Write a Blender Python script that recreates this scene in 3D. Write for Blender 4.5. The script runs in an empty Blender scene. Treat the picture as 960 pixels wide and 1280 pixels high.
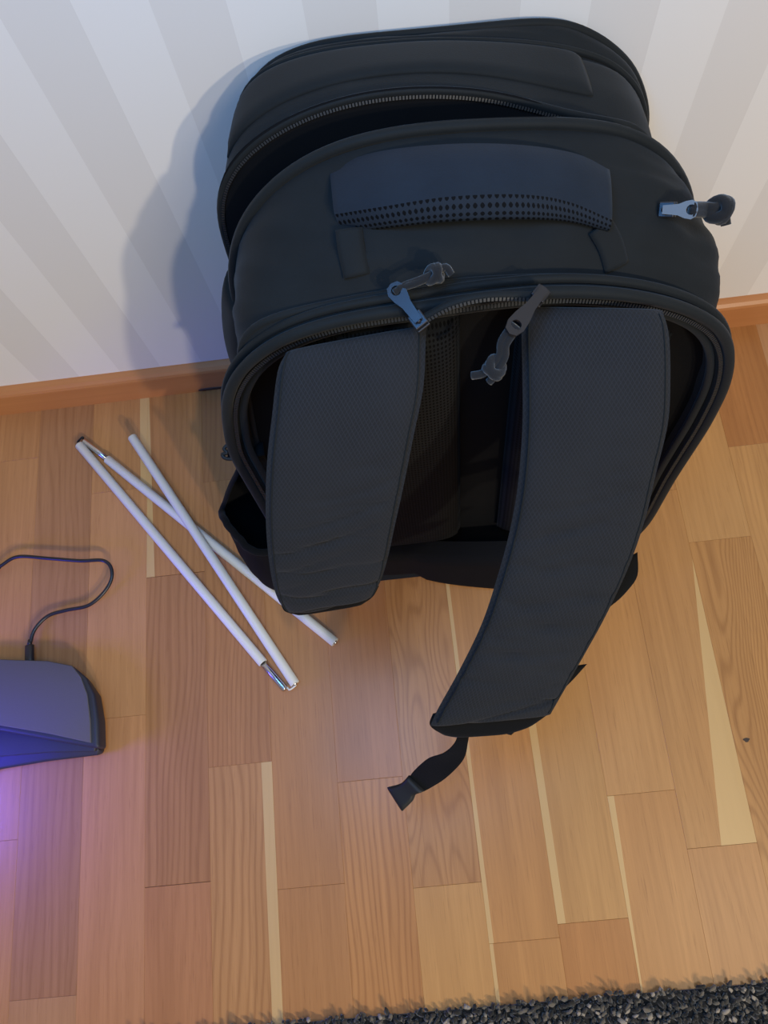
import bpy, bmesh, math, random
import numpy as np
from mathutils import Vector, Matrix
random.seed(7)
rng = np.random.default_rng(3)
S = bpy.context.scene
C = S.collection
# ------------------------------------------------------------------ camera
CAM_H = 0.9
FPX = 1000.147                       # focal length in pixels of the 960 x 1280 frame
A_, B_, G_ = 1.23377685, 0.233702689, -0.128654454    # tilt down, roll, yaw
def cam_axes():
    ca, sa, cg, sg = math.cos(A_), math.sin(A_), math.cos(G_), math.sin(G_)
    f = np.array([sg*ca, cg*ca, -sa]); r = np.array([cg, -sg, 0.0]); d = np.cross(f, r)
    cb, sb = math.cos(B_), math.sin(B_)
    return cb*r+sb*d, -sb*r+cb*d, f
RX, DN, FW = cam_axes()
cd = bpy.data.cameras.new('camera'); cam = bpy.data.objects.new('camera', cd); C.objects.link(cam)
cd.sensor_fit = 'VERTICAL'; cd.sensor_height = 36; cd.lens = 36*FPX/1280; cd.clip_start = 0.01
cam.matrix_world = Matrix(((RX[0], -DN[0], -FW[0], 0), (RX[1], -DN[1], -FW[1], 0), (RX[2], -DN[2], -FW[2], CAM_H), (0, 0, 0, 1)))
S.camera = cam
# ------------------------------------------------------------------ world, lights, exposure
S.view_settings.view_transform = 'Standard'; S.view_settings.look = 'None'; S.view_settings.gamma = 1
S.view_settings.use_curve_mapping = False; S.view_settings.exposure = 0.0
w = bpy.data.worlds.new('room_light'); S.world = w; w.use_nodes = True
w.node_tree.nodes['Background'].inputs[0].default_value = (0.80, 0.89, 1.06, 1)
w.node_tree.nodes['Background'].inputs[1].default_value = 0.28
def area(name, loc, target, size, power, col):
    l = bpy.data.lights.new(name, 'AREA'); l.shape = 'DISK'; l.size = size; l.energy = power; l.color = col
    o = bpy.data.objects.new(name, l); C.objects.link(o); o.location = loc
    o.rotation_euler = (Vector(target)-Vector(loc)).to_track_quat('-Z', 'Y').to_euler()
    return o
area('ceiling_lamp', (1.45, -2.58, 2.03), (0, 0.3, 0.2), 0.10, 38, (1.0, 0.87, 0.66))
area('ceiling_lamp', (0.95, -2.60, 2.30), (0, 0.3, 0.2), 0.12, 33, (1.0, 0.88, 0.70))
area('overhead_lamp', (0.80, -0.45, 1.75), (0.45, 0.4, 0.1), 0.5, 7.5, (1.0, 0.90, 0.68))
area('monitor_glow', (-0.12, 0.10, 1.12), (0.03, 0.45, 0.50), 0.30, 4.4, (0.10, 0.42, 1.0))
led = area('led_glow', (-0.68, 0.02, 0.17), (-0.50, 0.05, 0.0), 0.14, 1.15, (0.07, 0.05, 1.0)); led.data.spread = math.radians(120)
# ------------------------------------------------------------------ pixel of the photograph -> point on a real plane
CAMP = np.array([0, 0, CAM_H], float)
def ray(x, y): return ((x-480)/FPX)*RX+((y-640)/FPX)*DN+FW
def Pz(x, y, z):                     # on the horizontal plane at height z
    d = ray(x, y); return CAMP+d*((z-CAM_H)/d[2])
def Py(x, y, Y):                     # on the upright plane y = Y
    d = ray(x, y); return CAMP+d*(Y/d[1])
def Pl(x, y, yb, yt):                # on a leaning plane y = yb + k z
    d = ray(x, y); k = (yt-yb)/.45
    return CAMP+d*((yb+k*CAM_H)/(d[1]-k*d[2]))
# ------------------------------------------------------------------ helpers
def tag(o, label=None, cat=None, group=None, kind=None):
    if label: o['label'] = label
    if cat: o['category'] = cat
    if group: o['group'] = group
    if kind: o['kind'] = kind
    return o
def mk(name, verts, faces, mat, parent=None, smooth=True, uvs=None):
    me = bpy.data.meshes.new(name)
    me.from_pydata([tuple(map(float, v)) for v in verts], [], [tuple(int(i) for i in f) for f in faces])
    me.materials.append(mat)
    if smooth: me.polygons.foreach_set('use_smooth', [True]*len(me.polygons))
    if uvs is not None:
        ul = me.uv_layers.new(name='UVMap')
        for l in me.loops: ul.data[l.index].uv = uvs[l.vertex_index]
    me.update()
    o = bpy.data.objects.new(name, me); C.objects.link(o)
    if parent: o.parent = parent; o.matrix_parent_inverse = parent.matrix_world.inverted()
    return o
def empty(name, loc=(0, 0, 0)):
    o = bpy.data.objects.new(name, None); C.objects.link(o); o.location = loc; o.empty_display_size = .05
    bpy.context.view_layer.update(); return o
def fix_normals(o):
    bm = bmesh.new(); bm.from_mesh(o.data); bmesh.ops.recalc_face_normals(bm, faces=bm.faces); bm.to_mesh(o.data); bm.free(); return o
def catmull(pts, n):
    p = np.array(pts, float); m = len(p)
    t = np.linspace(0, m-1, n); out = []
    for u in t:
        i = min(int(u), m-2); f = u-i
        p0 = p[i-1] if i > 0 else 2*p[0]-p[1]; p3 = p[i+2] if i+2 < m else 2*p[-1]-p[-2]
        out.append(.5*((2*p[i])+(-p0+p[i+1])*f+(2*p0-5*p[i]+4*p[i+1]-p3)*f*f+(-p0+3*p[i]-3*p[i+1]+p3)*f**3))
    return np.array(out)
def tube_data(path, r, sides=10, squash=1.0, closed=False, up=None):
    path = np.array(path, float); n = len(path); V = []; F = []
    rr = np.full(n, r) if np.isscalar(r) else np.array(r)
    tan = np.gradient(path, axis=0)
    if closed: tan = np.roll(path, -1, 0)-np.roll(path, 1, 0)
    tan /= np.linalg.norm(tan, axis=1)[:, None]+1e-12
    ref = np.array(up if up is not None else ([0, 0, 1] if abs(tan[0][2]) < .9 else [0, 1, 0]), float)
    u = ref-tan[0]*(ref@tan[0]); u /= np.linalg.norm(u)
    for i in range(n):
        u = u-tan[i]*(u@tan[i]); u /= np.linalg.norm(u)+1e-12; v = np.cross(tan[i], u)
        for k in range(sides):
            a = 2*math.pi*k/sides; V.append(path[i]+rr[i]*(math.cos(a)*squash*u+math.sin(a)*v))
    for i in range(n if closed else n-1):
        j = (i+1) % n
        for k in range(sides):
            k2 = (k+1) % sides; F.append((i*sides+k, j*sides+k, j*sides+k2, i*sides+k2))
    if not closed:
        F.append(tuple(range(sides))[::-1]); F.append(tuple((n-1)*sides+k for k in range(sides)))
    return V, F
def tube(name, path, r, mat, parent=None, **kw):
    V, F = tube_data(path, r, **kw); return fix_normals(mk(name, V, F, mat, parent))
def bevel(o, w, seg=2):
    m = o.modifiers.new('bevel', 'BEVEL'); m.width = w; m.segments = seg; m.limit_method = 'ANGLE'; return o
def boxv(c, s, R=None):
    V = [np.array([(i & 1)*2-1, ((i >> 1) & 1)*2-1, ((i >> 2) & 1)*2-1])*np.array(s)/2 for i in range(8)]
    if R is not None: V = [R@v for v in V]
    return [v+np.array(c) for v in V], [(0, 2, 3, 1), (4, 5, 7, 6), (0, 1, 5, 4), (2, 6, 7, 3), (0, 4, 6, 2), (1, 3, 7, 5)]
# ------------------------------------------------------------------ materials
class NT:
    def __init__(s, name):
        s.m = bpy.data.materials.new(name); s.m.use_nodes = True; s.t = s.m.node_tree; s.b = s.t.nodes['Principled BSDF']
    def n(s, typ, **kw):
        nd = s.t.nodes.new(typ)
        for k, v in kw.items():
            if k == 'inp':
                for a, b in v.items(): 
                    if hasattr(b, 'links') or isinstance(b, bpy.types.NodeSocket): s.t.links.new(b, nd.inputs[a])
                    else: nd.inputs[a].default_value = b
            else: setattr(nd, k, v)
        return nd
    def math(s, op, a, b=0.0, c=None):
        nd = s.n('ShaderNodeMath', operation=op)
        for i, v in enumerate((a, b) if c is None else (a, b, c)):
            if isinstance(v, bpy.types.NodeSocket): s.t.links.new(v, nd.inputs[i])
            else: nd.inputs[i].default_value = v
        return nd.outputs[0]
    def mix(s, f, a, b, mode='MIX'):
        nd = s.n('ShaderNodeMix', data_type='RGBA', blend_type=mode)
        for i, v in ((0, f), (6, a), (7, b)):
            if isinstance(v, bpy.types.NodeSocket): s.t.links.new(v, nd.inputs[i])
            else: nd.inputs[i].default_value = v if i == 0 else (*v[:3], 1)
        return nd.outputs[2]
    def link(s, a, name): s.t.links.new(a, s.b.inputs[name])
    def bump(s, h, strength, dist):
        nd = s.n('ShaderNodeBump', inp={'Strength': strength, 'Distance': dist, 'Height': h}); s.link(nd.outputs[0], 'Normal')
    def ramp(s, f, stops):
        nd = s.n('ShaderNodeValToRGB'); s.t.links.new(f, nd.inputs[0]); cr = nd.color_ramp
        while len(cr.elements) < len(stops): cr.elements.new(.5)
        for e, (p, c) in zip(cr.elements, stops): e.position = p; e.color = (*c, 1) if len(c) == 3 else c
        return nd.outputs[0]
def simple(name, col, rough=.5, metal=0.0, noise=None, sheen=0.0, spec=.5):
    t = NT(name); t.b.inputs['Roughness'].default_value = rough; t.b.inputs['Metallic'].default_value = metal
    t.b.inputs['Specular IOR Level'].default_value = spec; t.b.inputs['Sheen Weight'].default_value = sheen*.5
    tc = t.n('ShaderNodeTexCoord')
    nz = t.n('ShaderNodeTexNoise', inp={'Vector': tc.outputs['Object'], 'Scale': noise[0] if noise else 40.0, 'Detail': 4.0})
    k = noise[1] if noise else .06
    t.link(t.mix(nz.outputs[0], tuple(c*(1-k) for c in col), tuple(min(1, c*(1+k)) for c in col)), 'Base Color')
    t.bump(nz.outputs[0], .15, .0005); return t.m
def fabric(name, col, rough=.8, scale=900.0, bump=.35, sheen=.25, uv=False, pattern=None, pcol=None, spec=.12):
    t = NT(name); b = t.b; b.inputs['Roughness'].default_value = rough; b.inputs['Sheen Weight'].default_value = sheen
    b.inputs['Sheen Roughness'].default_value = .5; b.inputs['Specular IOR Level'].default_value = spec
    tc = t.n('ShaderNodeTexCoord'); co = tc.outputs['UV' if uv else 'Object']
    nz = t.n('ShaderNodeTexNoise', inp={'Vector': tc.outputs['Object'], 'Scale': 22.0, 'Detail': 5.0, 'Roughness': .6})
    fine = t.n('ShaderNodeTexNoise', inp={'Vector': tc.outputs['Object'], 'Scale': scale, 'Detail': 2.0})
    sep = t.n('ShaderNodeSeparateXYZ', inp={0: co}); x, y = sep.outputs[0], sep.outputs[1]
    c = t.mix(nz.outputs[0], tuple(v*.72 for v in col), tuple(v*1.28 for v in col))
    h = t.math('MULTIPLY', fine.outputs[0], .5)
    if pattern:
        kind, f = pattern
        if kind == 'diamond':        # woven diamonds
            a = t.math('ABSOLUTE', t.math('SINE', t.math('MULTIPLY', t.math('ADD', x, t.math('MULTIPLY', y, .62)), f)))
            d = t.math('ABSOLUTE', t.math('SINE', t.math('MULTIPLY', t.math('SUBTRACT', x, t.math('MULTIPLY', y, .62)), f)))
            m = t.math('MINIMUM', a, d)
            line = t.math('LESS_THAN', m, .22); h = t.math('ADD', h, t.math('MULTIPLY', line, .9))
            c = t.mix(line, c, pcol or tuple(v*1.9 for v in col))
        else:                        # spacer mesh with open holes
            a = t.math('SINE', t.math('MULTIPLY', t.math('ADD', x, t.math('MULTIPLY', y, .7)), f))
            d = t.math('SINE', t.math('MULTIPLY', t.math('SUBTRACT', x, t.math('MULTIPLY', y, .7)), f))
            hole = t.math('GREATER_THAN', t.math('MULTIPLY', a, d), .30)
            c = t.mix(hole, pcol or tuple(v*1.5 for v in col), tuple(v*.12 for v in col)); h = t.math('SUBTRACT', h, t.math('MULTIPLY', hole, 2.5))
    t.link(c, 'Base Color'); t.bump(h, bump, .0006); return t.m
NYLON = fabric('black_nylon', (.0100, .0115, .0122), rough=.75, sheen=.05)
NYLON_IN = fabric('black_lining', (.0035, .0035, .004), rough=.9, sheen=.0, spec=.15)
STRAP = fabric('strap_fabric', (.0160, .0165, .0182), uv=True, pattern=('diamond', 1100.0), bump=.4, sheen=.08, pcol=(.0230, .0240, .0280))
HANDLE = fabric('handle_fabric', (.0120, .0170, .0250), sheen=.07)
MESHF = fabric('spacer_mesh', (.012, .015, .022), uv=True, pattern=('mesh', 900.0), bump=.7, sheen=.0, pcol=(.015, .020, .028))
PADM = fabric('padding_mesh', (.005, .0055, .006), uv=True, pattern=('mesh', 1150.0), bump=.7, sheen=.0, pcol=(.009, .0095, .010))
WEB = fabric('black_webbing', (.0035, .0035, .0038), scale=500.0, bump=.6, sheen=.05)
PIPE = fabric('black_piping', (.0100, .0115, .0118), scale=700.0, sheen=.05, rough=.65)
TEETH = simple('zipper_coil', (.009, .010, .011), .55, 0, spec=.6)
GUN = simple('gunmetal', (.15, .15, .15), .5, .3)
BLACKMETAL = simple('black_metal', (.045, .045, .05), .38, .8)
CORD = fabric('cord_fabric', (.012, .012, .013), scale=1200.0, bump=.8)
PLAST = simple('black_plastic', (.006, .006, .006), .6)
STEEL = simple('bright_steel', (.62, .62, .63), .22, 1.0)
FIBRE = simple('white_fibreglass', (.66, .65, .60), .42, 0, (300.0, .03))
CABLE = simple('black_cable', (.012, .012, .016), .35)
DEVTOP = simple('grey_fabric_top', (.095, .085, .09), .75, 0, (900.0, .10))
DEVRIM = simple('dark_soft_rim', (.02, .02, .035), .55)
# parquet: colour is the plank's own (object colour); grain, pores and sapwood are laid along the plank
def wood_mat():
    t = NT('oak_parquet'); oi = t.n('ShaderNodeObjectInfo'); tc = t.n('ShaderNodeTexCoord')
    off = t.n('ShaderNodeCombineXYZ', inp={0: t.math('MULTIPLY', oi.outputs['Random'], 7.0), 1: t.math('MULTIPLY', oi.outputs['Random'], 31.0), 2: t.math('MULTIPLY', oi.outputs['Random'], 13.0)})
    co = t.n('ShaderNodeVectorMath', operation='ADD', inp={0: tc.outputs['Object'], 1: off.outputs[0]}).outputs[0]
    fig = t.n('ShaderNodeAttribute', attribute_type='OBJECT', attribute_name='figure').outputs['Fac']
    def stretched(sx, sy, sz, det=3.0, rough=.5):
        mp = t.n('ShaderNodeMapping', inp={'Vector': co, 'Scale': (sx, sy, sz)})
        return t.n('ShaderNodeTexNoise', inp={'Vector': mp.outputs[0], 'Scale': 1.0, 'Detail': det, 'Roughness': rough}).outputs[0]
    broad = stretched(34, 3.2, 5); streak = stretched(240, 6, 10, 4.0, .6); pore = stretched(900, 26, 30, 2.0, .7); wob = stretched(12, 2.4, 4, 2.0); brk = stretched(300, 14, 12, 3.0, .7)
    sp = t.n('ShaderNodeSeparateXYZ', inp={0: co})
    rings = t.math('SINE', t.math('MULTIPLY', t.math('ADD', sp.outputs[0], t.math('MULTIPLY', wob, t.math('ADD', .06, t.n('ShaderNodeAttribute', attribute_type='OBJECT', attribute_name='flame').outputs['Fac']))), 820.0))
    rings = t.math('MULTIPLY', t.math('ADD', rings, 1.0), .5)
    rings = t.math('POWER', rings, 3.0)
    dark = t.math('MULTIPLY', t.math('MULTIPLY', rings, fig), t.math('ADD', .35, brk))
    base = oi.outputs['Color']
    c = t.mix(t.math('MULTIPLY', broad, 1.0), t.mix(1.0, base, (.80, .76, .72), 'MULTIPLY'), t.mix(1.0, base, (1.16, 1.18, 1.2), 'MULTIPLY'))
    c = t.mix(t.math('MULTIPLY', t.math('SUBTRACT', streak, .28), .9), c, t.mix(1.0, base, (.62, .55, .48), 'MULTIPLY'))
    pm = t.ramp(pore, [(.58, (0, 0, 0)), (.72, (1, 1, 1))])
    c = t.mix(t.math('MULTIPLY', pm, .38), c, t.mix(1.0, base, (.48, .40, .32), 'MULTIPLY'))
    c = t.mix(t.math('MULTIPLY', dark, .62), c, t.mix(1.0, base, (.52, .42, .34), 'MULTIPLY'))
    # sapwood: a pale wedge on the left or the right edge of some planks
    loc = t.n('ShaderNodeSeparateXYZ', inp={0: tc.outputs['Object']}); v = t.n('ShaderNodeSeparateXYZ', inp={0: tc.outputs['Generated']}).outputs[1]
    def at(nm): return t.n('ShaderNodeAttribute', attribute_type='OBJECT', attribute_name=nm).outputs['Fac']
    def wid(a, b): return t.math('ADD', t.math('MULTIPLY', at(a), t.math('SUBTRACT', 1.0, v)), t.math('MULTIPLY', at(b), v))
    xw = t.math('ADD', loc.outputs[0], t.math('MULTIPLY', t.math('SUBTRACT', wob, .5), .0015))
    L = t.math('LESS_THAN', xw, t.math('SUBTRACT', wid('sap_left_near', 'sap_left_far'), .0351))
    Rr = t.math('GREATER_THAN', xw, t.math('SUBTRACT', .0351, wid('sap_right_near', 'sap_right_far')))
    sap = t.math('MAXIMUM', L, Rr)
    c = t.mix(t.math('MULTIPLY', sap, .8), c, t.mix(broad, (.56, .36, .145), (.64, .43, .185)))
    t.link(c, 'Base Color'); t.b.inputs['Roughness'].default_value = .42; t.b.inputs['Specular IOR Level'].default_value = .35
    t.b.inputs['Coat Weight'].default_value = .15; t.b.inputs['Coat Roughness'].default_value = .25
    t.bump(t.math('ADD', t.math('MULTIPLY', pm, -.5), streak), .12, .0004)
    return t.m
WOOD = wood_mat()
def trim_mat():
    t = NT('orange_pine_trim'); tc = t.n('ShaderNodeTexCoord')
    mp = t.n('ShaderNodeMapping', inp={'Vector': tc.outputs['Object'], 'Scale': (5, 160, 160)})
    a = t.n('ShaderNodeTexNoise', inp={'Vector': mp.outputs[0], 'Scale': 1.0, 'Detail': 4.0}).outputs[0]
    b = t.n('ShaderNodeTexNoise', inp={'Vector': tc.outputs['Object'], 'Scale': 14.0, 'Detail': 2.0}).outputs[0]
    c = t.mix(a, (.40, .155, .048), (.52, .225, .078)); c = t.mix(t.math('MULTIPLY', b, .4), c, (.36, .13, .04))
    t.link(c, 'Base Color'); t.b.inputs['Roughness'].default_value = .4; t.bump(a, .1, .0004); return t.m
TRIM = trim_mat()
def wall_mat():                      # printed wallpaper: broad upright stripes of two papers
    t = NT('striped_wallpaper'); tc = t.n('ShaderNodeTexCoord'); sp = t.n('ShaderNodeSeparateXYZ', inp={0: tc.outputs['Object']})
    u = t.math('DIVIDE', t.math('ADD', sp.outputs[0], .1925+.0508*40), .0508*2)
    fr = t.math('FRACT', u); s = t.math('LESS_THAN', fr, .5)
    nz = t.n('ShaderNodeTexNoise', inp={'Vector': tc.outputs['Object'], 'Scale': 500.0, 'Detail': 3.0}).outputs[0]
    c = t.mix(s, (.695, .665, .63), (.765, .74, .705)); t.link(c, 'Base Color')
    t.link(t.math('ADD', .62, t.math('MULTIPLY', s, -.12)), 'Roughness'); t.bump(nz, .08, .0004); return t.m
WALLM = wall_mat()
RUGM = NT('shaggy_yarn')
_a = RUGM.n('ShaderNodeAttribute', attribute_name='shade')
RUGM.link(_a.outputs['Color'], 'Base Color'); RUGM.b.inputs['Roughness'].default_value = .9; RUGM.b.inputs['Sheen Weight'].default_value = .3
RUGM = RUGM.m
RUGBASE = fabric('rug_backing', (.02, .019, .018), scale=300.0)
DARKMARK = simple('dark_brown_mark', (.035, .018, .012), .5)
SUB = simple('floor_joint', (.30, .16, .08), .8)
# ------------------------------------------------------------------ the setting
YW, YF = .515, .503                  # wall plane, face of the baseboard
X0, X1 = -1.1, 1.15
V, F = boxv((0, 0, 0), (2.6, .04, 2.4)); o = mk('wall_back', [v+np.array([0, YW+.02, 1.2]) for v in V], F, WALLM, smooth=False)
tag(o, 'pale wallpaper wall with broad upright stripes behind the backpack', kind='structure')
prof = [(YW, 0), (YF, 0), (YF, .043), (YF+.0012, .0465), (YF+.0045, .0495), (YF+.009, .051), (YW, .0515)]
V = [(x, a, b) for x in (-1.3, 1.3) for a, b in prof]; n = len(prof)
F = [(i, (i+1) % n, n+(i+1) % n, n+i) for i in range(n)]+[tuple(range(n))[::-1], tuple(range(n, 2*n))]
bb = fix_normals(mk('baseboard_back', V, F, TRIM, smooth=False)); tag(bb, 'orange pine baseboard along the foot of the wall', kind='structure')
kp = Py(266, 489, YF-.0003)  # flat dark brown oval low on the baseboard face
V = [(kp[0]+.017*math.cos(a), YF-.0006*(1 if k == 0 else 0), max(.0015, .004+.0035*math.sin(a))) for k in (0, 1) for a in np.linspace(0, 2*math.pi, 20, endpoint=False)]
F = [tuple(range(20))]+[(i, (i+1) % 20, 20+(i+1) % 20, 20+i) for i in range(20)]
o = fix_normals(mk('knot', V, F, DARKMARK, bb)); o['label'] = 'dark brown oval at the foot of the baseboard'
V, F = boxv((0, -.36, -.012), (2.6, 1.76, .016)); floor = mk('floor', V, F, SUB, smooth=False)
tag(floor, 'oak strip parquet floor', kind='structure')
SW = .0702; XS1 = -.3290             # strip k runs from XS1+(k-1)*SW to XS1+k*SW
def yend(x, y): return float(Pz(x, y, 0)[1])
ENDS = {-2: [(38, 573)], -1: [(50, 1248)], 0: [(150, 613), (155, 896)], 1: [(220, 718), (220, 1106)], 2: [(300, 598), (305, 955)], 3: [(390, 600)],
        4: [(455, 975)], 5: [(562, 1106)], 6: [(620, 640)], 7: [(745, 1151)], 8: [(802, 991)], 9: [(833, 613), (905, 1057)], 10: [(900, 674)], 11: [(936, 556)]}
# colours of the planks in view, nearest first; (rgb, figure, sapwood widths)
O = lambda r, g, b: (r*1.08, g*.88, b*.55)
LOOK = {
 -2: [(O(.43, .25, .15), .2, {}), (O(.42, .24, .14), .3, {})],
 -1: [(O(.42, .26, .17), .2, {}), (O(.36, .21, .14), .5, {})],
 0: [(O(.47, .27, .17), .25, {}), (O(.47, .28, .175), .1, {}), (O(.44, .26, .15), .3, {'sap_right_far': .010, 'sap_right_near': .008})],
 1: [(O(.42, .23, .14), .25, {}), (O(.38, .215, .125), .75, {}), (O(.42, .24, .13), .45, {'sap_left_near': .010, 'sap_left_far': .002})],
 2: [(O(.46, .28, .155), .85, {'sap_right_near': .010, 'sap_right_far': .012}), (O(.40, .225, .12), .7, {}), (O(.37, .205, .115), .6, {})],
 3: [(O(.42, .24, .125), .15, {}), (O(.42, .24, .13), .2, {})],
 4: [(O(.45, .255, .125), .8, {}), (O(.41, .23, .125), .1, {}),],
 5: [(O(.50, .32, .165), .05, {}), (O(.44, .265, .14), .8, {'flame': .16})],
 6: [(O(.46, .27, .13), .12, {'sap_left_near': .005, 'sap_left_far': .004}), (O(.44, .26, .13), .3, {})],
 7: [(O(.42, .225, .10), .15, {}), (O(.48, .31, .16), .12, {'sap_left_near': .008, 'sap_left_far': .009})],
 8: [(O(.45, .27, .14), .10, {'sap_left_near': -.006, 'sap_left_far': .007}), (O(.49, .31, .17), .12, {})],
 9: [(O(.46, .28, .155), .30, {}), (O(.45, .28, .15), .14, {'sap_right_near': .036, 'sap_right_far': -.010}), (O(.44, .27, .15), .4, {})],
 10: [(O(.43, .26, .13), .9, {'flame': .14}), (O(.49, .32, .18), .15, {})],
 11: [(O(.46, .29, .155), .4, {}), (O(.37, .19, .085), .3, {})]}
mesh_cache = {}
def plank(k, y0, y1, look):
    L = y1-y0; key = round(L, 3)
    if key not in mesh_cache:
        hw, hl = SW/2-.00002, L/2-.00008; b = .00018; V = []
        for (dx, z) in ((0, -.004), (0, -b), (b, 0)):
            for sx, sy in ((-1, -1), (1, -1), (1, 1), (-1, 1)): V.append((sx*(hw-dx), sy*(hl-dx), z))
        F = [(8, 9, 10, 11)]+[(a+i, a+(i+1) % 4, a+4+(i+1) % 4, a+4+i) for a in (0, 4) for i in range(4)]
        me = bpy.data.meshes.new('plank'); me.from_pydata(V, [], F); me.materials.append(WOOD); mesh_cache[key] = me
    o = bpy.data.objects.new('plank', mesh_cache[key]); C.objects.link(o)
    o.location = (XS1+(k-.5)*SW, (y0+y1)/2, random.uniform(-.00012, .00006)); o.parent = floor
    col, fig, sap = look; o['flame'] = float(sap.get('flame', 0)); o.color = (*col, 1); o['figure'] = float(fig)
    for s in ('sap_left_near', 'sap_left_far', 'sap_right_near', 'sap_right_far'): o[s] = float(sap.get(s, -.01))
for k in range(-10, 22):
    if k in ENDS:
        e = sorted(yend(*p) for p in ENDS[k]); ys = [-1.2]+e+[YW-.001]
        if e[0] > -.25 and e[0]+1.2 > .6: ys = [-1.2, max(-.62, e[0]-.45)]+e+[YW-.001]
        looks = list(LOOK[k]); nseg = len(ys)-1
        looks = [looks[0]]*(nseg-len(looks))+looks
    else:
        ys = [-1.2]
        while ys[-1] < YW-.25: ys.append(ys[-1]+random.uniform(.24, .46))
        ys[-1] = YW-.001
        looks = [((random.uniform(.38, .48), random.uniform(.21, .26), random.uniform(.08, .11)), random.uniform(.1, .6), {}) for _ in ys]
    for i in range(len(ys)-1): plank(k, ys[i], ys[i+1], looks[i])
# ------------------------------------------------------------------ rug
rug = empty('rug', (.05, -.5, 0)); tag(rug, 'dark grey speckled shaggy rug along the bottom edge of the picture', 'rug')
RY = -.207; V, F = boxv((.05, RY-.2, .0012), (1.3, .4, .0024)); mk('backing', V, F, RUGBASE, rug, smooth=False)
V = []; F = []; cols = []
def tuft(x, y, hgt, sh):
    a = random.uniform(0, 6.28); lean = random.uniform(.1, .9)*hgt; bx, by = math.cos(a)*lean, math.sin(a)*lean; r = random.uniform(.0013, .0025)
    b0 = len(V); ph = random.uniform(0, 6)
    for j, (f, rr) in enumerate(((0, 1), (.45, 1.15), (.8, 1.0), (1.0, .55))):
        cx, cy, cz = x+bx*f*f, y+by*f*f, .002+hgt*(f-.15*f*f)
        for q in range(4): V.append((cx+r*rr*math.cos(q*1.57+ph+f), cy+r*rr*math.sin(q*1.57+ph+f), cz)); cols.append(sh)
    for j in range(3):
        for q in range(4): F.append((b0+j*4+q, b0+j*4+(q+1) % 4, b0+j*4+4+(q+1) % 4, b0+j*4+4+q))
    F.append((b0+12, b0+13, b0+14, b0+15))
y = RY
while y > RY-.30:
    x = -.55
    while x < .60:
        u = random.random()
        s = (.010, .0085, .006) if u < .55 else (.035, .029, .022) if u < .76 else (.12, .10, .075) if u < .93 else (.30, .255, .20)
        tuft(x+random.uniform(-.002, .002), y+random.uniform(-.003, .003), random.uniform(.004, .0085)*(1.35 if random.random() < .06 else 1), s)
        x += .0040 if y > RY-.12 else .007
    y -= .0040 if y > RY-.12 else .007
o = mk('pile', V, F, RUGM, rug); o['kind'] = 'stuff'
ca = o.data.color_attributes.new('shade', 'FLOAT_COLOR', 'POINT'); ca.data.foreach_set('color', np.array([(*c, 1.0) for c in cols], dtype=np.float32).ravel())
# ------------------------------------------------------------------ backpack
pack = empty('backpack', (.055, .33, 0))
tag(pack, 'black backpack standing against the wall with its main zip gaping open', 'backpack')
CX, CZ = .055, .24; NA = 192
TH = np.linspace(0, 2*math.pi, NA, endpoint=False)
def radial(pts, smooth=3):
    p = np.array(pts, float)-np.array([CX, CZ]); p = np.vstack([p, p[:1]])
    r = np.zeros(NA)
    for i, t in enumerate(TH):
        d = np.array([math.cos(t), math.sin(t)]); best = .05
        for a, b in zip(p[:-1], p[1:]):
            e = b-a; den = d[0]*e[1]-d[1]*e[0]
            if abs(den) < 1e-12: continue
            s = (a[0]*e[1]-a[1]*e[0])/den; u = (a[0]*d[1]-a[1]*d[0])/den
            if s > 0 and -1e-6 <= u <= 1+1e-6: best = max(best, s)
        r[i] = best
    for _ in range(smooth): r = (np.roll(r, 1)+2*r+np.roll(r, -1))/4
    return r
def rim(px, yb, yt, low): return radial([tuple(Pl(*p, yb, yt)[[0, 2]]) for p in px]+low, 8)
def lowpts(l, rr, zt=.18): return [(rr, zt), (rr-.003, .08), (rr-.02, .018), (rr-.05, .002), (.055, .0), (l+.05, .002), (l+.02, .018), (l+.003, .08), (l, zt)]
r0 = rim([(290, 560), (283, 500), (300, 460), (345, 425), (400, 405), (460, 393), (520, 385), (600, 372), (680, 364), (740, 364), (800, 370), (860, 385), (900, 408), (912, 440), (905, 480), (880, 530)], .23, .285, lowpts(-.138, .238))
r1 = rim([(297, 410), (350, 392), (430, 375), (560, 352), (640, 347), (700, 345), (770, 350), (830, 362), (898, 388)], .25, .30, lowpts(-.126, .232, .3))
r2 = rim([(292, 350), (300, 290), (330, 245), (360, 218), (400, 195), (450, 177), (520, 165), (600, 159), (700, 157), (750, 160), (800, 172), (835, 200), (855, 235), (862, 265)], .33, .38, lowpts(-.125, .235, .3))
r3 = rim([(272, 262), (280, 225), (300, 195), (345, 160), (400, 135), (460, 120), (520, 114), (600, 117), (650, 128), (700, 143), (745, 152), (790, 157), (815, 165)], .36, .42, lowpts(-.125, .225, .3))
r4 = rim([(298, 150), (302, 115), (318, 100), (350, 82), (420, 66), (540, 56), (640, 58), (700, 64), (760, 80), (792, 110), (806, 140)], .40, .485, lowpts(-.115, .215, .3))
r5 = rim([(305, 118), (340, 80), (370, 66), (420, 55), (560, 42), (640, 34), (690, 30), (720, 35), (750, 52), (785, 80), (800, 115), (808, 160)], .44, .505, lowpts(-.105, .21, .3))
sn, cs = np.sin(TH), np.cos(TH)
def sstep(a, b, x): t = np.clip((x-a)/(b-a), 0, 1); return t*t*(3-2*t)
sR = sstep(.0, .7, cs); sL = sstep(.0, .7, -cs)
def ring(r, yb, yt): return (r, yb, yt)
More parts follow.
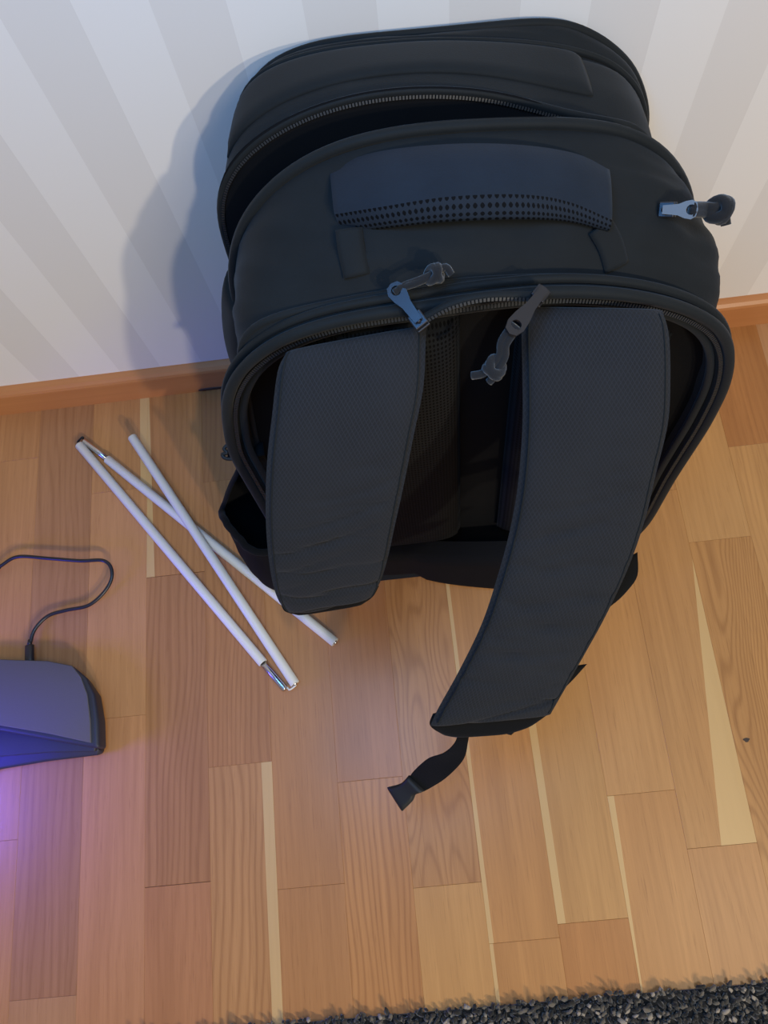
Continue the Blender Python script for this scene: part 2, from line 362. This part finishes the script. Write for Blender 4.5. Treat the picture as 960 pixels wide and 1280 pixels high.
def ring_pts(R):
    r, yb, yt = R; x = CX+r*cs; z = np.maximum(CZ+r*sn, .002); y = yb+(yt-yb)/.45*z
    return np.stack([x, y, z], 1)
def loft_surface(rings, steps=5):
    A = np.array([np.concatenate([r, [a, b]]) for r, a, b in rings])
    n = (len(rings)-1)*steps+1; return catmull(A, n)
def surf(name, rings, mat, steps=5, cap0=False, cap1=False, disp=0.0, wr=None):
    A = loft_surface(rings, steps); P = np.array([ring_pts((a[:NA], a[NA], a[NA+1])) for a in A])
    if disp:
        for i in range(len(P)):
            q = P[i]; k = (np.sin(q[:, 0]*61+q[:, 2]*37+i*.25)*np.sin(q[:, 2]*83-q[:, 0]*29+i*.4)+.6*np.sin(q[:, 0]*131+i*.9+q[:, 2]*90)*np.sin(i*.5+q[:, 2]*140))
            wgt = math.sin(math.pi*i/(len(P)-1))
            P[i][:, 0] += disp*k*cs*wgt; P[i][:, 2] += disp*k*np.maximum(sn, -.0)*wgt
    n = len(P); V = P.reshape(-1, 3).tolist(); F = []
    for i in range(n-1):
        for j in range(NA): j2 = (j+1) % NA; F.append((i*NA+j, i*NA+j2, (i+1)*NA+j2, (i+1)*NA+j))
    if cap0: F.append(tuple(range(NA)))
    if cap1: F.append(tuple((n-1)*NA+j for j in range(NA)))
    return fix_normals(mk(name, V, F, mat, pack))
R0 = ring(r0, .23, .285)
Rb = ring(r0*.995-.002, .242, .292)
R1 = ring(r1, .25, .30)
back = surf('back_compartment', [ring(r0-.016, .243, .296), ring(r0-.011, .236, .290), ring(r0-.003, .229, .284), R0, ring(r0, .238, .290), ring(r1+.002, .246, .298), R1], NYLON, 4, disp=.0)
mid = (r1+r2)/2
Rm1 = ring(r1*.72+r2*.28+.005+.004*sR-.002*sL, .268, .318)
Rm2 = ring(mid+.006+.008*sR-.003*sL, .295, .342)
Rm3 = ring(r1*.2+r2*.8+.004+.005*sR-.003*sL, .318, .365)
R2 = ring(r2, .33, .38)
surf('main_compartment', [R1, Rm1, Rm2, Rm3, R2], NYLON, 7, disp=.0019)
opening = sstep(.50, .86, sn)*(1-sstep(.18, .42, cs))
upper = sstep(-.1, .5, sn)
valley = np.minimum(r2, r3)-.006-.20*opening
R3 = ring(r3, .36, .42)
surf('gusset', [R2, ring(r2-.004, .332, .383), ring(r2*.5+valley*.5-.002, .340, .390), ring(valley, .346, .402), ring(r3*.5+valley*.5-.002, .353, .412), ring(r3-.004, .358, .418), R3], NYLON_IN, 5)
R4 = ring(r4, .40, .485); R5 = ring(r5, .44, .505)
RF = [R3, ring(r3*.6+r4*.4+.004, .375, .445), ring(r3*.15+r4*.85+.003, .392, .475), R4, ring(r4*.5+r5*.5+.004, .42, .495), R5, ring(r5-.012, .452, .511), ring(r5-.035, .456, .512)]
surf('front_compartment', RF, NYLON, 6, cap1=True, disp=.0007)
# piping and zips follow the rims
def rim_path(R, dr=0, dy=0, t0=None, t1=None, n=None):
    P = ring_pts((R[0]+dr, R[1]+dy, R[2]+dy))
    if t0 is None: return P
    idx = np.linspace(t0/360*NA, t1/360*NA, n or 120); i0 = np.floor(idx).astype(int); f = (idx-i0)[:, None]
    return P[i0 % NA]*(1-f)+P[(i0+1) % NA]*f
def pipe(R, r, dr=0, dy=0, mat=PIPE, t0=-60, t1=240, name='piping', squash=1.0):
    return tube(name, rim_path(R, dr, dy, t0, t1, 170), r, mat, pack, sides=8, squash=squash)
pipe(R0, .0042, .0005, -.001)
pipe(R0, .0032, -.0125, .003)
pipe(ring(r0, .238, .290), .0030, .002, .003)
pipe(R1, .0028, .001, -.002)
pipe(R2, .0040, .0015, 0)
pipe(R3, .0026, .001, 0, t0=-40, t1=220)
pipe(R4, .0022, .003, 0, t0=-40, t1=220)
pipe(R5, .0034, .0015, 0, t0=-40, t1=220)
def teeth(path, w, h, step, normal_from, name='zipper_teeth', mat=TEETH):
    P = np.array(path); seg = np.linalg.norm(np.diff(P, axis=0), axis=1); L = np.concatenate([[0], np.cumsum(seg)]); n = int(L[-1]/step)
    V = []; F = []
    for i in range(n):
        s = (i+.5)*step; q = np.array([np.interp(s, L, P[:, k]) for k in range(3)]); q2 = np.array([np.interp(min(s+.001, L[-1]), L, P[:, k]) for k in range(3)])
        t = q2-q; t /= np.linalg.norm(t)+1e-12; nn = np.array(normal_from, float); u = np.cross(nn, t); u /= np.linalg.norm(u)+1e-12; m = np.cross(t, u)
        v, f = boxv(q, (w, step*.62, h), np.stack([u, t, m], 1)); b = len(V); V += v; F += [tuple(a+b for a in g) for g in f]
    o = mk(name, V, F, mat, pack, smooth=False); o['kind'] = 'stuff'; return o
teeth(rim_path(R0, -.0060, -.0022, -50, 230, 200), .0030, .0014, .0022, (0, -1, .5))
teeth(rim_path(R3, -.0012, -.0028, 20, 215, 160), .0022, .0012, .0022, (0, -1, .6))
teeth(rim_path(R2, -.0022, .0030, 20, 215, 160), .0022, .0012, .0022, (0, .3, 1))
# back panel with mesh pads
A = [ring_pts(ring((r0-.012)*s, .243+o_, .296+o_)) for s, o_ in ((1, 0), (.93, .006), (.80, .010), (.5, .010), (.2, .010))]
V = np.vstack(A).tolist(); F = [(i*NA+j, i*NA+(j+1) % NA, (i+1)*NA+(j+1) % NA, (i+1)*NA+j) for i in range(4) for j in range(NA)]+[tuple(4*NA+j for j in range(NA))]
mk('back_panel', V, F, NYLON_IN, pack)
def pad(name, x0, x1, z0, z1, th, mat, yb=.248, yt=.300, nx=24, nz=40, wob=0.0, yoff=None):
    V = []; F = []; UV = []
    for sgn in (1, 0):
        for j in range(nz+1):
            for i in range(nx+1):
                u, v = i/nx, j/nz; e = (1-abs(2*u-1)**5)**.5*(1-abs(2*v-1)**9)**.5
                rc = .0
                x = x0+(x1-x0)*u; z = z0+(z1-z0)*v; z -= .075*(max(0, (abs(x-CX)-.085)/.065))**1.6*v if z1 > .2 else 0
                y = yb+(yt-yb)/.45*z+(yoff(u, v) if yoff else 0)-sgn*th*e+wob*math.sin(v*31)*e
                V.append((x, y, z)); UV.append((x, z))
    n1 = (nx+1)*(nz+1)
    for s in (0, 1):
        for j in range(nz):
            for i in range(nx):
                a = s*n1+j*(nx+1)+i; F.append((a, a+1, a+nx+2, a+nx+1))
    for j in range(nz):
        for i in (0, nx): a = j*(nx+1)+i; F.append((a, a+nx+1, a+nx+1+n1, a+n1))
    for i in range(nx):
        for j in (0, nz): a = j*(nx+1)+i; F.append((a, a+1, a+1+n1, a+n1))
    return fix_normals(mk(name, V, F, mat, pack, uvs=UV))
o = pad('mesh_pad', -.075, .043, .075, .440, .022, PADM); o['label'] = 'left mesh back pad'
o = pad('mesh_pad', .082, .197, .075, .440, .022, PADM); o['label'] = 'right mesh back pad'
pad('lumbar_pad', -.09, .222, .006, .085, .022, NYLON_IN, .250, .258, yoff=lambda u, v: -.052*max(0, (u-.25)/.75)**.6*(1-.5*v))
# shoulder straps: edges of each strap row by row (left edge, right edge, height)
def ribbon(name, rows, th, mat, parent, nlong=110, ncross=22, wrinkle=0.0, exp=4.0, uvs=True, fold=None, bow=0.0):
    Lp = catmull([Pz(*r[0], r[2] if len(r) == 3 else r[2]) for r in rows], nlong)
    Rp = catmull([Pz(*r[1], r[3] if len(r) > 3 else r[2]) for r in rows], nlong)
    ctr = (Lp+Rp)/2; tan = np.gradient(ctr, axis=0); tan /= np.linalg.norm(tan, axis=1)[:, None]
    V = []; UV = []; F = []; s = np.concatenate([[0], np.cumsum(np.linalg.norm(np.diff(ctr, axis=0), axis=1))])
    for i in range(nlong):
        ac = Rp[i]-Lp[i]; w = np.linalg.norm(ac); ac /= w; nn = np.cross(ac, tan[i]); nn /= np.linalg.norm(nn)
        if nn@(CAMP-ctr[i]) < 0: nn = -nn
        e_end = min(1, (min(i, nlong-1-i)/(nlong-1))*14)**.5
        for side_ in (1, -1):
            for k in range(ncross+1):
                u = -1+2*k/ncross
                if side_ < 0: u = -u
                e = max(0, 1-abs(u)**exp)**(1/2.2)
                ph = s[i]*150+u*.9+.8*math.sin(u*2.3+s[i]*40); ph2 = s[i]*105-u*1.1+.6*math.sin(u*3.1)
                amp = -wrinkle*min(1.0, max(0, (i/nlong-.28))*2.2)*((1-abs(math.sin(ph)))**3*(.55+.45*math.sin(u*2+s[i]*60))+.8*(1-abs(math.sin(ph2)))**4*(.5-.5*math.sin(u*2.6+s[i]*30))) if side_ > 0 else 0
                h = (th/2*e*(.35+.65*e_end))*side_+amp*e+bow*(1-u*u)
                V.append(ctr[i]+ac*u*w/2+nn*h); UV.append((u*w/2, s[i]))
    m = 2*(ncross+1)
    for i in range(nlong-1):
        for k in range(m): k2 = (k+1) % m; F.append((i*m+k, i*m+k2, (i+1)*m+k2, (i+1)*m+k))
    F.append(tuple(range(m))); F.append(tuple((nlong-1)*m+k for k in range(m)))
    o = fix_normals(mk(name, V, F, mat, parent, uvs=UV))
    if name == 'shoulder_strap':
        for k in (1, ncross-1): tube('edge_seam', [V[i*m+k] for i in range(3, nlong-3)], .0007, PIPE, o, sides=6)
    return o
rs = ribbon('shoulder_strap', [((655, 385), (828, 388), .447), ((652, 415), (836, 418), .443), ((653, 470), (838, 470), .430), ((653, 530), (835, 528), .410), ((648, 600), (820, 592), .383),
     ((638, 660), (806, 650), .358), ((622, 720), (786, 708), .335), ((602, 780), (757, 770), .312), ((574, 838), (725, 828), .288), ((548, 885), (700, 872), .268), ((538, 907), (688, 893), .260)], .017, STRAP, pack, wrinkle=.0065)
rs['label'] = 'right shoulder strap swung out over the floor'
ls = ribbon('shoulder_strap', [((358, 440), (533, 408), .447), ((347, 465), (532, 432), .445), ((340, 520), (529, 485), .430), ((334, 575), (517, 545), .408), ((332, 630), (505, 605), .380),
     ((334, 680), (494, 655), .350), ((340, 725), (484, 700), .315), ((349, 752), (474, 730), .288), ((362, 765), (461, 747), .272)], .017, STRAP, pack, wrinkle=.0055)
ls['label'] = 'left shoulder strap hanging down the back panel'
# folded fabric hem at the end of the right strap, thin binding, webbing with its buckle
o = ribbon('strap_hem', [((541, 892), (692, 874), .258), ((537, 905), (690, 888), .250), ((546, 914), (668, 904), .243), ((560, 917), (640, 912), .238)], .010, WEB, rs, nlong=16)
ribbon('binding', [((700, 745), (797, 690), .300), ((700, 790), (796, 722), .296), ((690, 812), (775, 748), .292)], .004, WEB, rs, nlong=14)
ribbon('binding', [((690, 838), (734, 830), .262), ((660, 870), (708, 858), .252), ((628, 895), (668, 893), .243), ((600, 908), (639, 919), .238)], .004, WEB, rs, nlong=14)
ribbon('webbing', [((572, 905), (588, 905), .235), ((570, 925), (585, 928), .222), ((556, 940), (579, 950), .205), ((535, 948), (558, 972), .185), ((517, 964), (538, 985), .165), ((512, 972), (528, 990), .158)], .0022, WEB, rs, nlong=30)
bk = ribbon('buckle', [((511, 969), (531, 989), .162), ((505, 976), (520, 993), .157), ((499, 980), (516, 1001), .154), ((484, 984), (503, 1014), .149)], .009, PLAST, rs, nlong=18, exp=8)
ribbon('binding', [((350, 752), (474, 732), .270), ((356, 764), (466, 746), .258), ((372, 769), (452, 756), .250)], .004, WEB, ls, nlong=14)
# webbing from the left strap end back to the foot of the pack
a = Pz(410, 758, .262); tube('webbing', catmull([a, a+np.array([-.01, .03, -.10]), (-.10, .225, .06), (-.09, .25, .03)], 24), .010, WEB, ls, squash=.12, up=(0, 1, .3))
from mathutils.bvhtree import BVHTree
_b = []
for nm in ('back_compartment', 'main_compartment', 'front_compartment'):
    ob_ = bpy.data.objects[nm]; mw = pack.location
    _b.append(BVHTree.FromPolygons([ob_.matrix_world @ v.co for v in ob_.data.vertices], [tuple(p.vertices) for p in ob_.data.polygons]))
def on_pack(x, y, off=0.0):          # point where a photograph pixel meets the shell of the pack
    d = Vector(ray(x, y)).normalized(); best = None
    for b in _b:
        h = b.ray_cast(Vector(CAMP), d)
        if h[0] is not None and (best is None or h[3] < best[3]): best = h
    return np.array(best[0]-d*off)
# haul handle
def handle():
    n = 44; m = 22; V = []; UV = []; F = []; mats = []
    bk_ = catmull([Pz(412, 210, .490), Pz(470, 190, .500), Pz(560, 180, .506), Pz(650, 181, .503), Pz(720, 192, .494), Pz(762, 212, .482)], n)
    fr_ = catmull([Pz(418, 268, .486), Pz(480, 258, .499), Pz(560, 246, .505), Pz(650, 243, .501), Pz(710, 252, .492), Pz(765, 275, .478)], n)
    lo_ = catmull([Pz(432, 292, .468), Pz(490, 284, .484), Pz(560, 277, .491), Pz(650, 274, .488), Pz(710, 277, .479), Pz(758, 288, .468)], n)
    for i in range(n):
        b, f, l = bk_[i], fr_[i], lo_[i]; bl = b+np.array([0, .002, -.014]); ll = l+np.array([0, .006, -.004])
        prof_ = catmull([b, b*.7+f*.3+np.array([0, 0, .003]), b*.25+f*.75+np.array([0, 0, .003]), f, f*.45+l*.55+np.array([0, -.003, 0]), l, ll*.75+bl*.25, ll*.3+bl*.7, bl, b], m)
        for k in range(m): V.append(prof_[k]); UV.append((i*.0042, k*.0042))
    for i in range(n-1):
        for k in range(m-1): F.append((i*m+k, i*m+k+1, (i+1)*m+k+1, (i+1)*m+k)); mats.append(1 if 7 <= k else 0)
    F.append(tuple(range(m))); F.append(tuple((n-1)*m+k for k in range(m))); mats += [0, 0]
    o = mk('haul_handle', V, F, HANDLE, pack, uvs=UV)
    me = o.data
    # the mesh underside is a sub-part of its own
    top = [f for f, q in zip(F, mats) if q == 0]; und = [f for f, q in zip(F, mats) if q == 1]
    bpy.data.objects.remove(o)
    o = fix_normals(mk('haul_handle', V, top, HANDLE, pack, uvs=UV)); o2 = fix_normals(mk('mesh_underside', V, und, MESHF, o, uvs=UV))
    o['label'] = 'padded haul handle lit blue'
    return o
hd = handle()
for pts in ([(436, 286, .003), (439, 312, .002), (446, 345, .001)], [(750, 282, .003), (763, 306, .002), (771, 334, .001)]):
    tube('handle_tab', catmull([on_pack(*p) for p in pts], 14), .009, NYLON, hd, squash=.2, up=(0, -.4, 1))
# flap on the front compartment, side pockets, side strap
def patch(name, rings, s0, s1, t0, t1, off, th, mat, label=None, ns=14, nt=60, lip=0.0):
    A = loft_surface(rings, 12); n = len(A)-1; V = []; F = []
    cols_ = []
    for sg in (1, 0):
        for i in range(ns+1):
            s = (s0+(s1-s0)*i/ns)/(len(rings)-1)*n; i0 = min(int(s), n-1); f = s-i0; a = A[i0]*(1-f)+A[i0+1]*f
            P = ring_pts((a[:NA], a[NA], a[NA+1]))
            for j in range(nt+1):
                tt = (t0+(t1-t0)*j/nt)/360*NA; j0 = int(math.floor(tt)); g = tt-j0; q = P[j0 % NA]*(1-g)+P[(j0+1) % NA]*g
                e = min(1, min(i, ns-i)/2.0+.0)**.5*min(1, min(j, nt-j)/2.5)**.5
                d = np.array([q[0]-CX, 0, q[2]-CZ]); d /= np.linalg.norm(d)
                bul = off*math.sin(math.pi*i/ns)**.5*math.sin(math.pi*j/nt)**.4 if off > .006 else off
                V.append(q+d*((bul+th*(.25+.75*e)) if sg else -.001))
    w_ = nt+1; n1 = w_*(ns+1)
    for s in (0, 1):
        for i in range(ns):
            for j in range(nt): a = s*n1+i*w_+j; F.append((a, a+1, a+w_+1, a+w_))
    for i in range(ns):
        for j in (0, nt): a = i*w_+j; F.append((a, a+w_, a+w_+n1, a+n1))
    for j in range(nt):
        for i in (0, ns): a = i*w_+j; F.append((a, a+1, a+1+n1, a+n1))
    o = fix_normals(mk(name, V, F, mat, pack)); 
    if label: o['label'] = label
    return o
patch('front_panel', RF, .75, 2.65, 66, 128, .0005, .0035, NYLON)
patch('side_pocket', [Rm2, R2, ring((r2+r3)/2, .345, .40), R3], .5, 2.7, 143, 205, .024, .003, NYLON, 'upper left side pocket')
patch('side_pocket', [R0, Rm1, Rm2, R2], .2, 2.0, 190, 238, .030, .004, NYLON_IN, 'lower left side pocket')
# bottle pocket at the lower left: an open pouch with an elastic rim
def pouch():
    top = [(-.118, .236, .135), tuple(Py(322, 690, .232)), tuple(Py(298, 672, .250)), tuple(Py(281, 650, .275)), tuple(Py(279, 632, .300)), (-.165, .330, .170), (-.13, .36, .17)]
    botm = [(-.115, .232, .004), (-.145, .222, .004), (-.165, .232, .004), (-.170, .262, .004), (-.165, .30, .004), (-.15, .335, .004), (-.125, .36, .004)]
    T = catmull(top, 36); B = catmull(botm, 36); V = []; F = []; nz = 16
    for k in range(nz+1):
        f = k/nz
        for i in range(36):
            q = B[i]*(1-f)+T[i]*f; ang = i/35; out = np.array([-.5-.5*math.sin(math.pi*ang), -.8*math.cos(math.pi*ang), 0])
            V.append(q+out*(.012*math.sin(math.pi*min(1, f*1.05))+.0004*math.sin(i*1.9+k*.6)))
    for k in range(nz):
        for i in range(35): a = k*36+i; F.append((a, a+1, a+37, a+36))
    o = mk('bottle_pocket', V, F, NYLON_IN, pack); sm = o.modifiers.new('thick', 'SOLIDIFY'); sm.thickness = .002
    top_row = np.array(V[-36:]); tube('elastic_rim', top_row, .0038, WEB, o, squash=.5)
pouch()
# compression strap end with a small hook on the left side
q = Pz(285, 566, .30)
tube('compression_strap', catmull([q+np.array([.03, .0, .0]), q+np.array([.012, -.001, .001]), q+np.array([0, 0, .001])], 12), .006, WEB, pack, squash=.2, up=(0, -.4, 1))
tube('strap_hook', catmull([Pz(296, 560, .305), Pz(286, 556, .305), Pz(280, 561, .305), Pz(284, 566, .304), Pz(278, 568, .303), Pz(282, 573, .302), Pz(294, 574, .302)], 30), .0016, PLAST, pack)
# zip pulls: slider > tab, cord, knot
def zip_pull(slider, tab, cordpts, label, metal=BLACKMETAL, cr=.0032, zs=None):
    s = on_pack(*slider, .001) if zs is None else Pz(*slider, zs); t = Pz(*tab, s[2]+.004); d = t-s; d /= np.linalg.norm(d)
    view = CAMP-s; view /= np.linalg.norm(view); u = np.cross(d, view); u /= np.linalg.norm(u); nn = np.cross(u, d)
    R = np.stack([u, d, nn], 1); V = []; F = []
    for cc, sz in (((0, 0, .0005), (.0095, .012, .0025)), ((0, 0, .0050), (.0095, .010, .0020)), ((0, 0, .0028), (.003, .006, .0045)), ((0, .001, .0075), (.0026, .008, .003))):
        v, f = boxv(s+R@np.array(cc), sz, R); b = len(V); V += v; F += [tuple(a+b for a in g) for g in f]
    o = bevel(mk('zipper_slider', V, F, BLACKMETAL, pack, smooth=False), .0008); o['label'] = label
    # tab: flat plate with a ring eye at its end
    L = np.linalg.norm(t-s); bm = bmesh.new(); out = []
    for x, y in ((-.0026, -.002), (.0026, -.002), (.0034, L*.45), (.0052, L*.72), (.0058, L*.95), (.0040, L*1.12), (0, L*1.17), (-.0040, L*1.12), (-.0058, L*.95), (-.0052, L*.72), (-.0034, L*.45)): out.append((x, y))
    ho = [(.0032*math.cos(a), L*.93+.0032*math.sin(a)) for a in np.linspace(-math.pi/2, 1.5*math.pi, 11, endpoint=False)]
    V = []; F = []
    for zz in (.0078, .0094):
        for x, y in out: V.append(s+R@np.array([x, y, zz]))
        for x, y in ho: V.append(s+R@np.array([x, y, zz]))
    m = 11
    def near(i): return min(range(m), key=lambda k: (ho[k][0]-out[i][0])**2+(ho[k][1]-out[i][1])**2)
    # bridge outline and eye with a triangle fan that walks both loops
    for lay in (0, 22):
        bm2 = bmesh.new(); vo = [bm2.verts.new((x, y, 0)) for x, y in out]; vh = [bm2.verts.new((x, y, 0)) for x, y in ho]
        eo = [bm2.edges.new((vo[i], vo[(i+1) % m])) for i in range(m)]; eh = [bm2.edges.new((vh[i], vh[(i+1) % m])) for i in range(m)]
        bmesh.ops.triangle_fill(bm2, edges=eo+eh, use_beauty=True); bm2.verts.index_update()
        for f in bm2.faces: F.append(tuple(v.index+lay for v in f.verts))
        bm2.free()
    for i in range(m): j = (i+1) % m; F.append((i, j, 22+j, 22+i)); F.append((11+i, 11+j, 33+j, 33+i))
    tb = fix_normals(mk('pull_tab', V, F, metal, o, smooth=False))
    eye = s+R@np.array([0, L*.93, .0086])
    path = catmull([eye]+[Pz(*c_[:2], s[2]+c_[2]) for c_ in cordpts], 26)
    off = u*.0016
    sp_ = 1+2.2*np.linspace(0, 1, len(path))[:, None]**4
    tube('cord', np.array(path)+off*sp_, cr*.72, CORD, o, sides=8); tube('cord', np.array(path)[:-3]-off*sp_[:-3], cr*.72, CORD, o, sides=8)
    kx = path[int(len(path)*.62)]; ang = np.linspace(0, 5*math.pi, 48)
    dd = path[-1]-path[0]; dd /= np.linalg.norm(dd); e1 = np.cross(dd, view); e1 /= np.linalg.norm(e1); e2 = np.cross(dd, e1)
    kn = [kx+e1*math.cos(a)*cr*1.2+e2*math.sin(a)*cr*1.2+dd*(math.sin(a*.62)*.0036+math.cos(a*1.3)*.0012) for a in ang]
    tube('knot', kn, cr*.85, CORD, o, sides=8)
    return o
zip_pull((524, 402), (497, 366), [(505, 358, .012), (522, 352, .016), (540, 344, .018), (552, 338, .018), (556, 350, .014)], 'left of the two centre zip sliders', zs=.466)
zip_pull((672, 372), (636, 418), [(630, 428, .004), (628, 444, -.002), (620, 458, -.006), (610, 470, -.010), (598, 476, -.014)], 'right of the two centre zip sliders', cr=.0036, zs=.470)
zip_pull((834, 262), (868, 262), [(880, 262, .004), (890, 263, .004), (898, 262, .004), (906, 264, .003), (909, 271, .001)], 'bright zip slider sticking out at the right side', metal=GUN, cr=.0046)
# upper zip track that parts from the lower one between the two centre sliders
up_ = catmull([Pz(530, 398, .466), Pz(565, 380, .474), Pz(610, 370, .477), Pz(665, 370, .473)], 40)
tube('zipper_tape', up_, .0028, PIPE, pack, sides=8); teeth(up_+np.array([0, -.0028, .0006]), .0022, .0016, .0024, (0, -1, .8))
# ------------------------------------------------------------------ folding tent pole
pole = empty('folding_tent_pole', (-.28, .3, 0)); tag(pole, 'white folding tent pole in three corded sections lying crossed on the parquet', 'tent pole')
RP = .0056
def pole_seg(a, b, ferr_at=None, name='pole_section'):
    a, b = np.array(a), np.array(b); d = (b-a)/np.linalg.norm(b-a)
    # hollow tube: outer wall, rim and a dark bore
    u = np.cross(d, (0, 0, 1)); u /= np.linalg.norm(u); v = np.cross(u, d); V = []; F = []; n = 20
    L = np.linalg.norm(b-a)
    for s, r in ((.004, RP*.72), (0, RP*.72), (0, RP*.93), (.0006, RP), (L-.0006, RP), (L, RP*.93), (L, RP*.72), (L-.004, RP*.72)):
        for k in range(n): t = 2*math.pi*k/n; V.append(a+d*s+r*(math.cos(t)*u+math.sin(t)*v))
    for i in range(7):
        for k in range(n): k2 = (k+1) % n; F.append((i*n+k, i*n+k2, (i+1)*n+k2, (i+1)*n+k))
    F.append(tuple(range(n))); F.append(tuple(7*n+k for k in range(n)))
    return fix_normals(mk(name, V, F, FIBRE, pole)), d
def ferrule(seg, a, d, L):
    tube('ferrule', [a, a+d*L*.5, a+d*(L-.0015), a+d*L], [RP*.68, RP*.68, RP*.68, RP*.55], STEEL, seg, sides=16)
def tip(seg, a, d, r=RP*.5):
    tube('end_plug', [a-d*.003, a+d*.0008, a+d*.002, a+d*.0028], [r, r, r*.8, r*.35], STEEL, seg, sides=12)
a = Pz(99, 556, RP); b = Pz(329, 829, RP); s1, d = pole_seg(a, b); ferrule(s1, b-d*.002, d, float(np.linalg.norm(Pz(361, 861, RP)-b))); tip(s1, a+d*.002, -d, RP*.6)
a = Pz(134, 574, RP); b = Pz(419, 803, RP); s2, d = pole_seg(a, b); ferrule(s2, a+d*.002, -d, float(np.linalg.norm(Pz(104, 549, RP)-a))); tip(s2, b-d*.001, d)
a = Pz(165, 546, .0245); b = Pz(369, 855, RP); s3, d = pole_seg(a, b); tip(s3, b-d*.001, d); tip(s3, a+d*.002, -d, RP*.6)
c1 = Pz(361, 861, RP); c2 = Pz(369, 856, RP)
tube('elastic_cord', catmull([c1-np.array([.002, -.002, 0]), c1+np.array([.001, -.001, 0]), c2+np.array([.0, -.001, 0]), c2], 14), .0011, FIBRE, pole, sides=8)
c1 = Pz(99, 555, RP); c2 = Pz(104, 549, RP)
tube('elastic_cord', catmull([c1, c1+np.array([-.002, .003, 0]), c2+np.array([-.001, .003, 0]), c2], 14), .0013, CORD, pole, sides=8)
# ------------------------------------------------------------------ charging case at the left edge, with its cable
case = empty('device_case', (-.44, .12, 0)); tag(case, 'grey-topped device with a dark soft rim lit blue, lying at the left edge', 'device')
HT = .034
def poly_slab(name, top, bot, mat, parent, zt, zb, bev=.003, seg=3):
    n = len(top); V = [(*p[:2], zt if len(p) < 3 else p[2]) for p in top]+[(*p[:2], zb if len(p) < 3 else p[2]) for p in bot]
    F = [tuple(range(n)), tuple(range(n, 2*n))[::-1]]+[(i, (i+1) % n, n+(i+1) % n, n+i) for i in range(n)]
    o = fix_normals(mk(name, V, F, mat, parent)); bevel(o, bev, seg); return o
def pz(x, y, z): return tuple(Pz(x, y, z))
top_px = [(100, 838), (112, 850), (120, 875), (124, 905), (125, 935), (60, 925), (0, 915)]
ext = [(-.62, .115), (-.62, .19)]
tp = [pz(0, 826, .020), pz(60, 827, .022), pz(92, 832, .026), pz(108, 846, .030), pz(118, 868, .033), pz(123, 900, .034), pz(124, 936, .034), pz(60, 925, .036), pz(0, 914, .038), (-.62, .118, .042), (-.62, .20, .020)]
bt = [(p[0]-.001 if i > 1 else p[0], p[1]-(.006 if i < 4 else .0), .010) for i, p in enumerate(tp)]
poly_slab('rim', tp, bt, DEVRIM, case, 0, 0, .004)
ti = [pz(0, 824, .0215), pz(60, 826, .0235), pz(90, 832, .028), pz(101, 846, .0315), pz(109, 868, .0345), pz(113, 900, .0355), pz(114, 929, .0355), pz(60, 917, .0375), pz(0, 907, .0395), (-.62, .128, .0435), (-.62, .205, .0215)]
cen = np.mean([np.array(p) for p in ti], axis=0)
poly_slab('lid', ti, [(p[0]*.99+cen[0]*.01, p[1]*.99+cen[1]*.01, p[2]-.006) for p in ti], DEVTOP, case, 0, 0, .0012)
fl = [pz(124, 936, .020), pz(125, 944, .012), pz(60, 952, .012), pz(0, 962, .012), (-.62, .040, .012), (-.62, .105, .016), pz(0, 905, .016)]
poly_slab('lower_cover', fl, [(p[0], p[1]+.002, .001) for p in fl], DEVRIM, case, 0, 0, .0035)
md = [pz(120, 930, .024), pz(119, 940, .022), pz(60, 941, .024), pz(0, 946, .026), (-.62, .07, .028), (-.62, .13, .024), pz(0, 900, .022)]
poly_slab('middle_layer', md, [(p[0], p[1]+.002, .014) for p in md], DEVRIM, case, 0, 0, .002)
cab = empty('charging_cable', tuple(Pz(60, 700, 0))); tag(cab, 'thin black charging cable curving over the floor into the device', 'cable')
cp = [(-14, 716, .010), (0, 708, .013), (22, 696, .018), (60, 698, .022), (100, 701, .023), (130, 701, .023), (140, 715, .022), (134, 735, .018), (112, 756, .014), (82, 763, .012), (60, 770, .012), (44, 786, .013), (38, 803, .014), (37, 810, .014)]
cpp = catmull([Pz(-60, 760, .0022), Pz(-35, 735, .004)]+[Pz(*c_) for c_ in [(a_, b_, .0025+(h_-.0025)*.62) for a_, b_, h_ in cp]], 150)
tube('cord', cpp, .0021, CABLE, cab, sides=10)
p1, p2 = Pz(37, 806, .0105), Pz(37, 828, .0125)
d = (p2-p1)/np.linalg.norm(p2-p1)
tube('plug', [p1, p1+d*.001, p1+d*.018, p2], [.0036, .0052, .0054, .0056], CABLE, cab, sides=16, squash=.75, up=(0, 0, 1))
tube('strain_relief', [p1-d*.006, p1+d*.001], [.0019, .0030], CABLE, cab, sides=12)
q = Pz(-1, 708, .009); tube('collar', [q+np.array([-.006, -.004, -.002]), q], .0030, CABLE, cab, sides=12)
# small dark knot in the parquet and a crumb by the poles
kp = Pz(933, 925, 0); ob = []
V = [(kp[0]+.0032*math.cos(a)*(1+.3*math.sin(3*a)), kp[1]+.0022*math.sin(a), .0003) for a in np.linspace(0, 2*math.pi, 16, endpoint=False)]
o = mk('knot', V, [tuple(range(16))], DARKMARK, floor, smooth=False); o['label'] = 'small dark knot near the right edge'
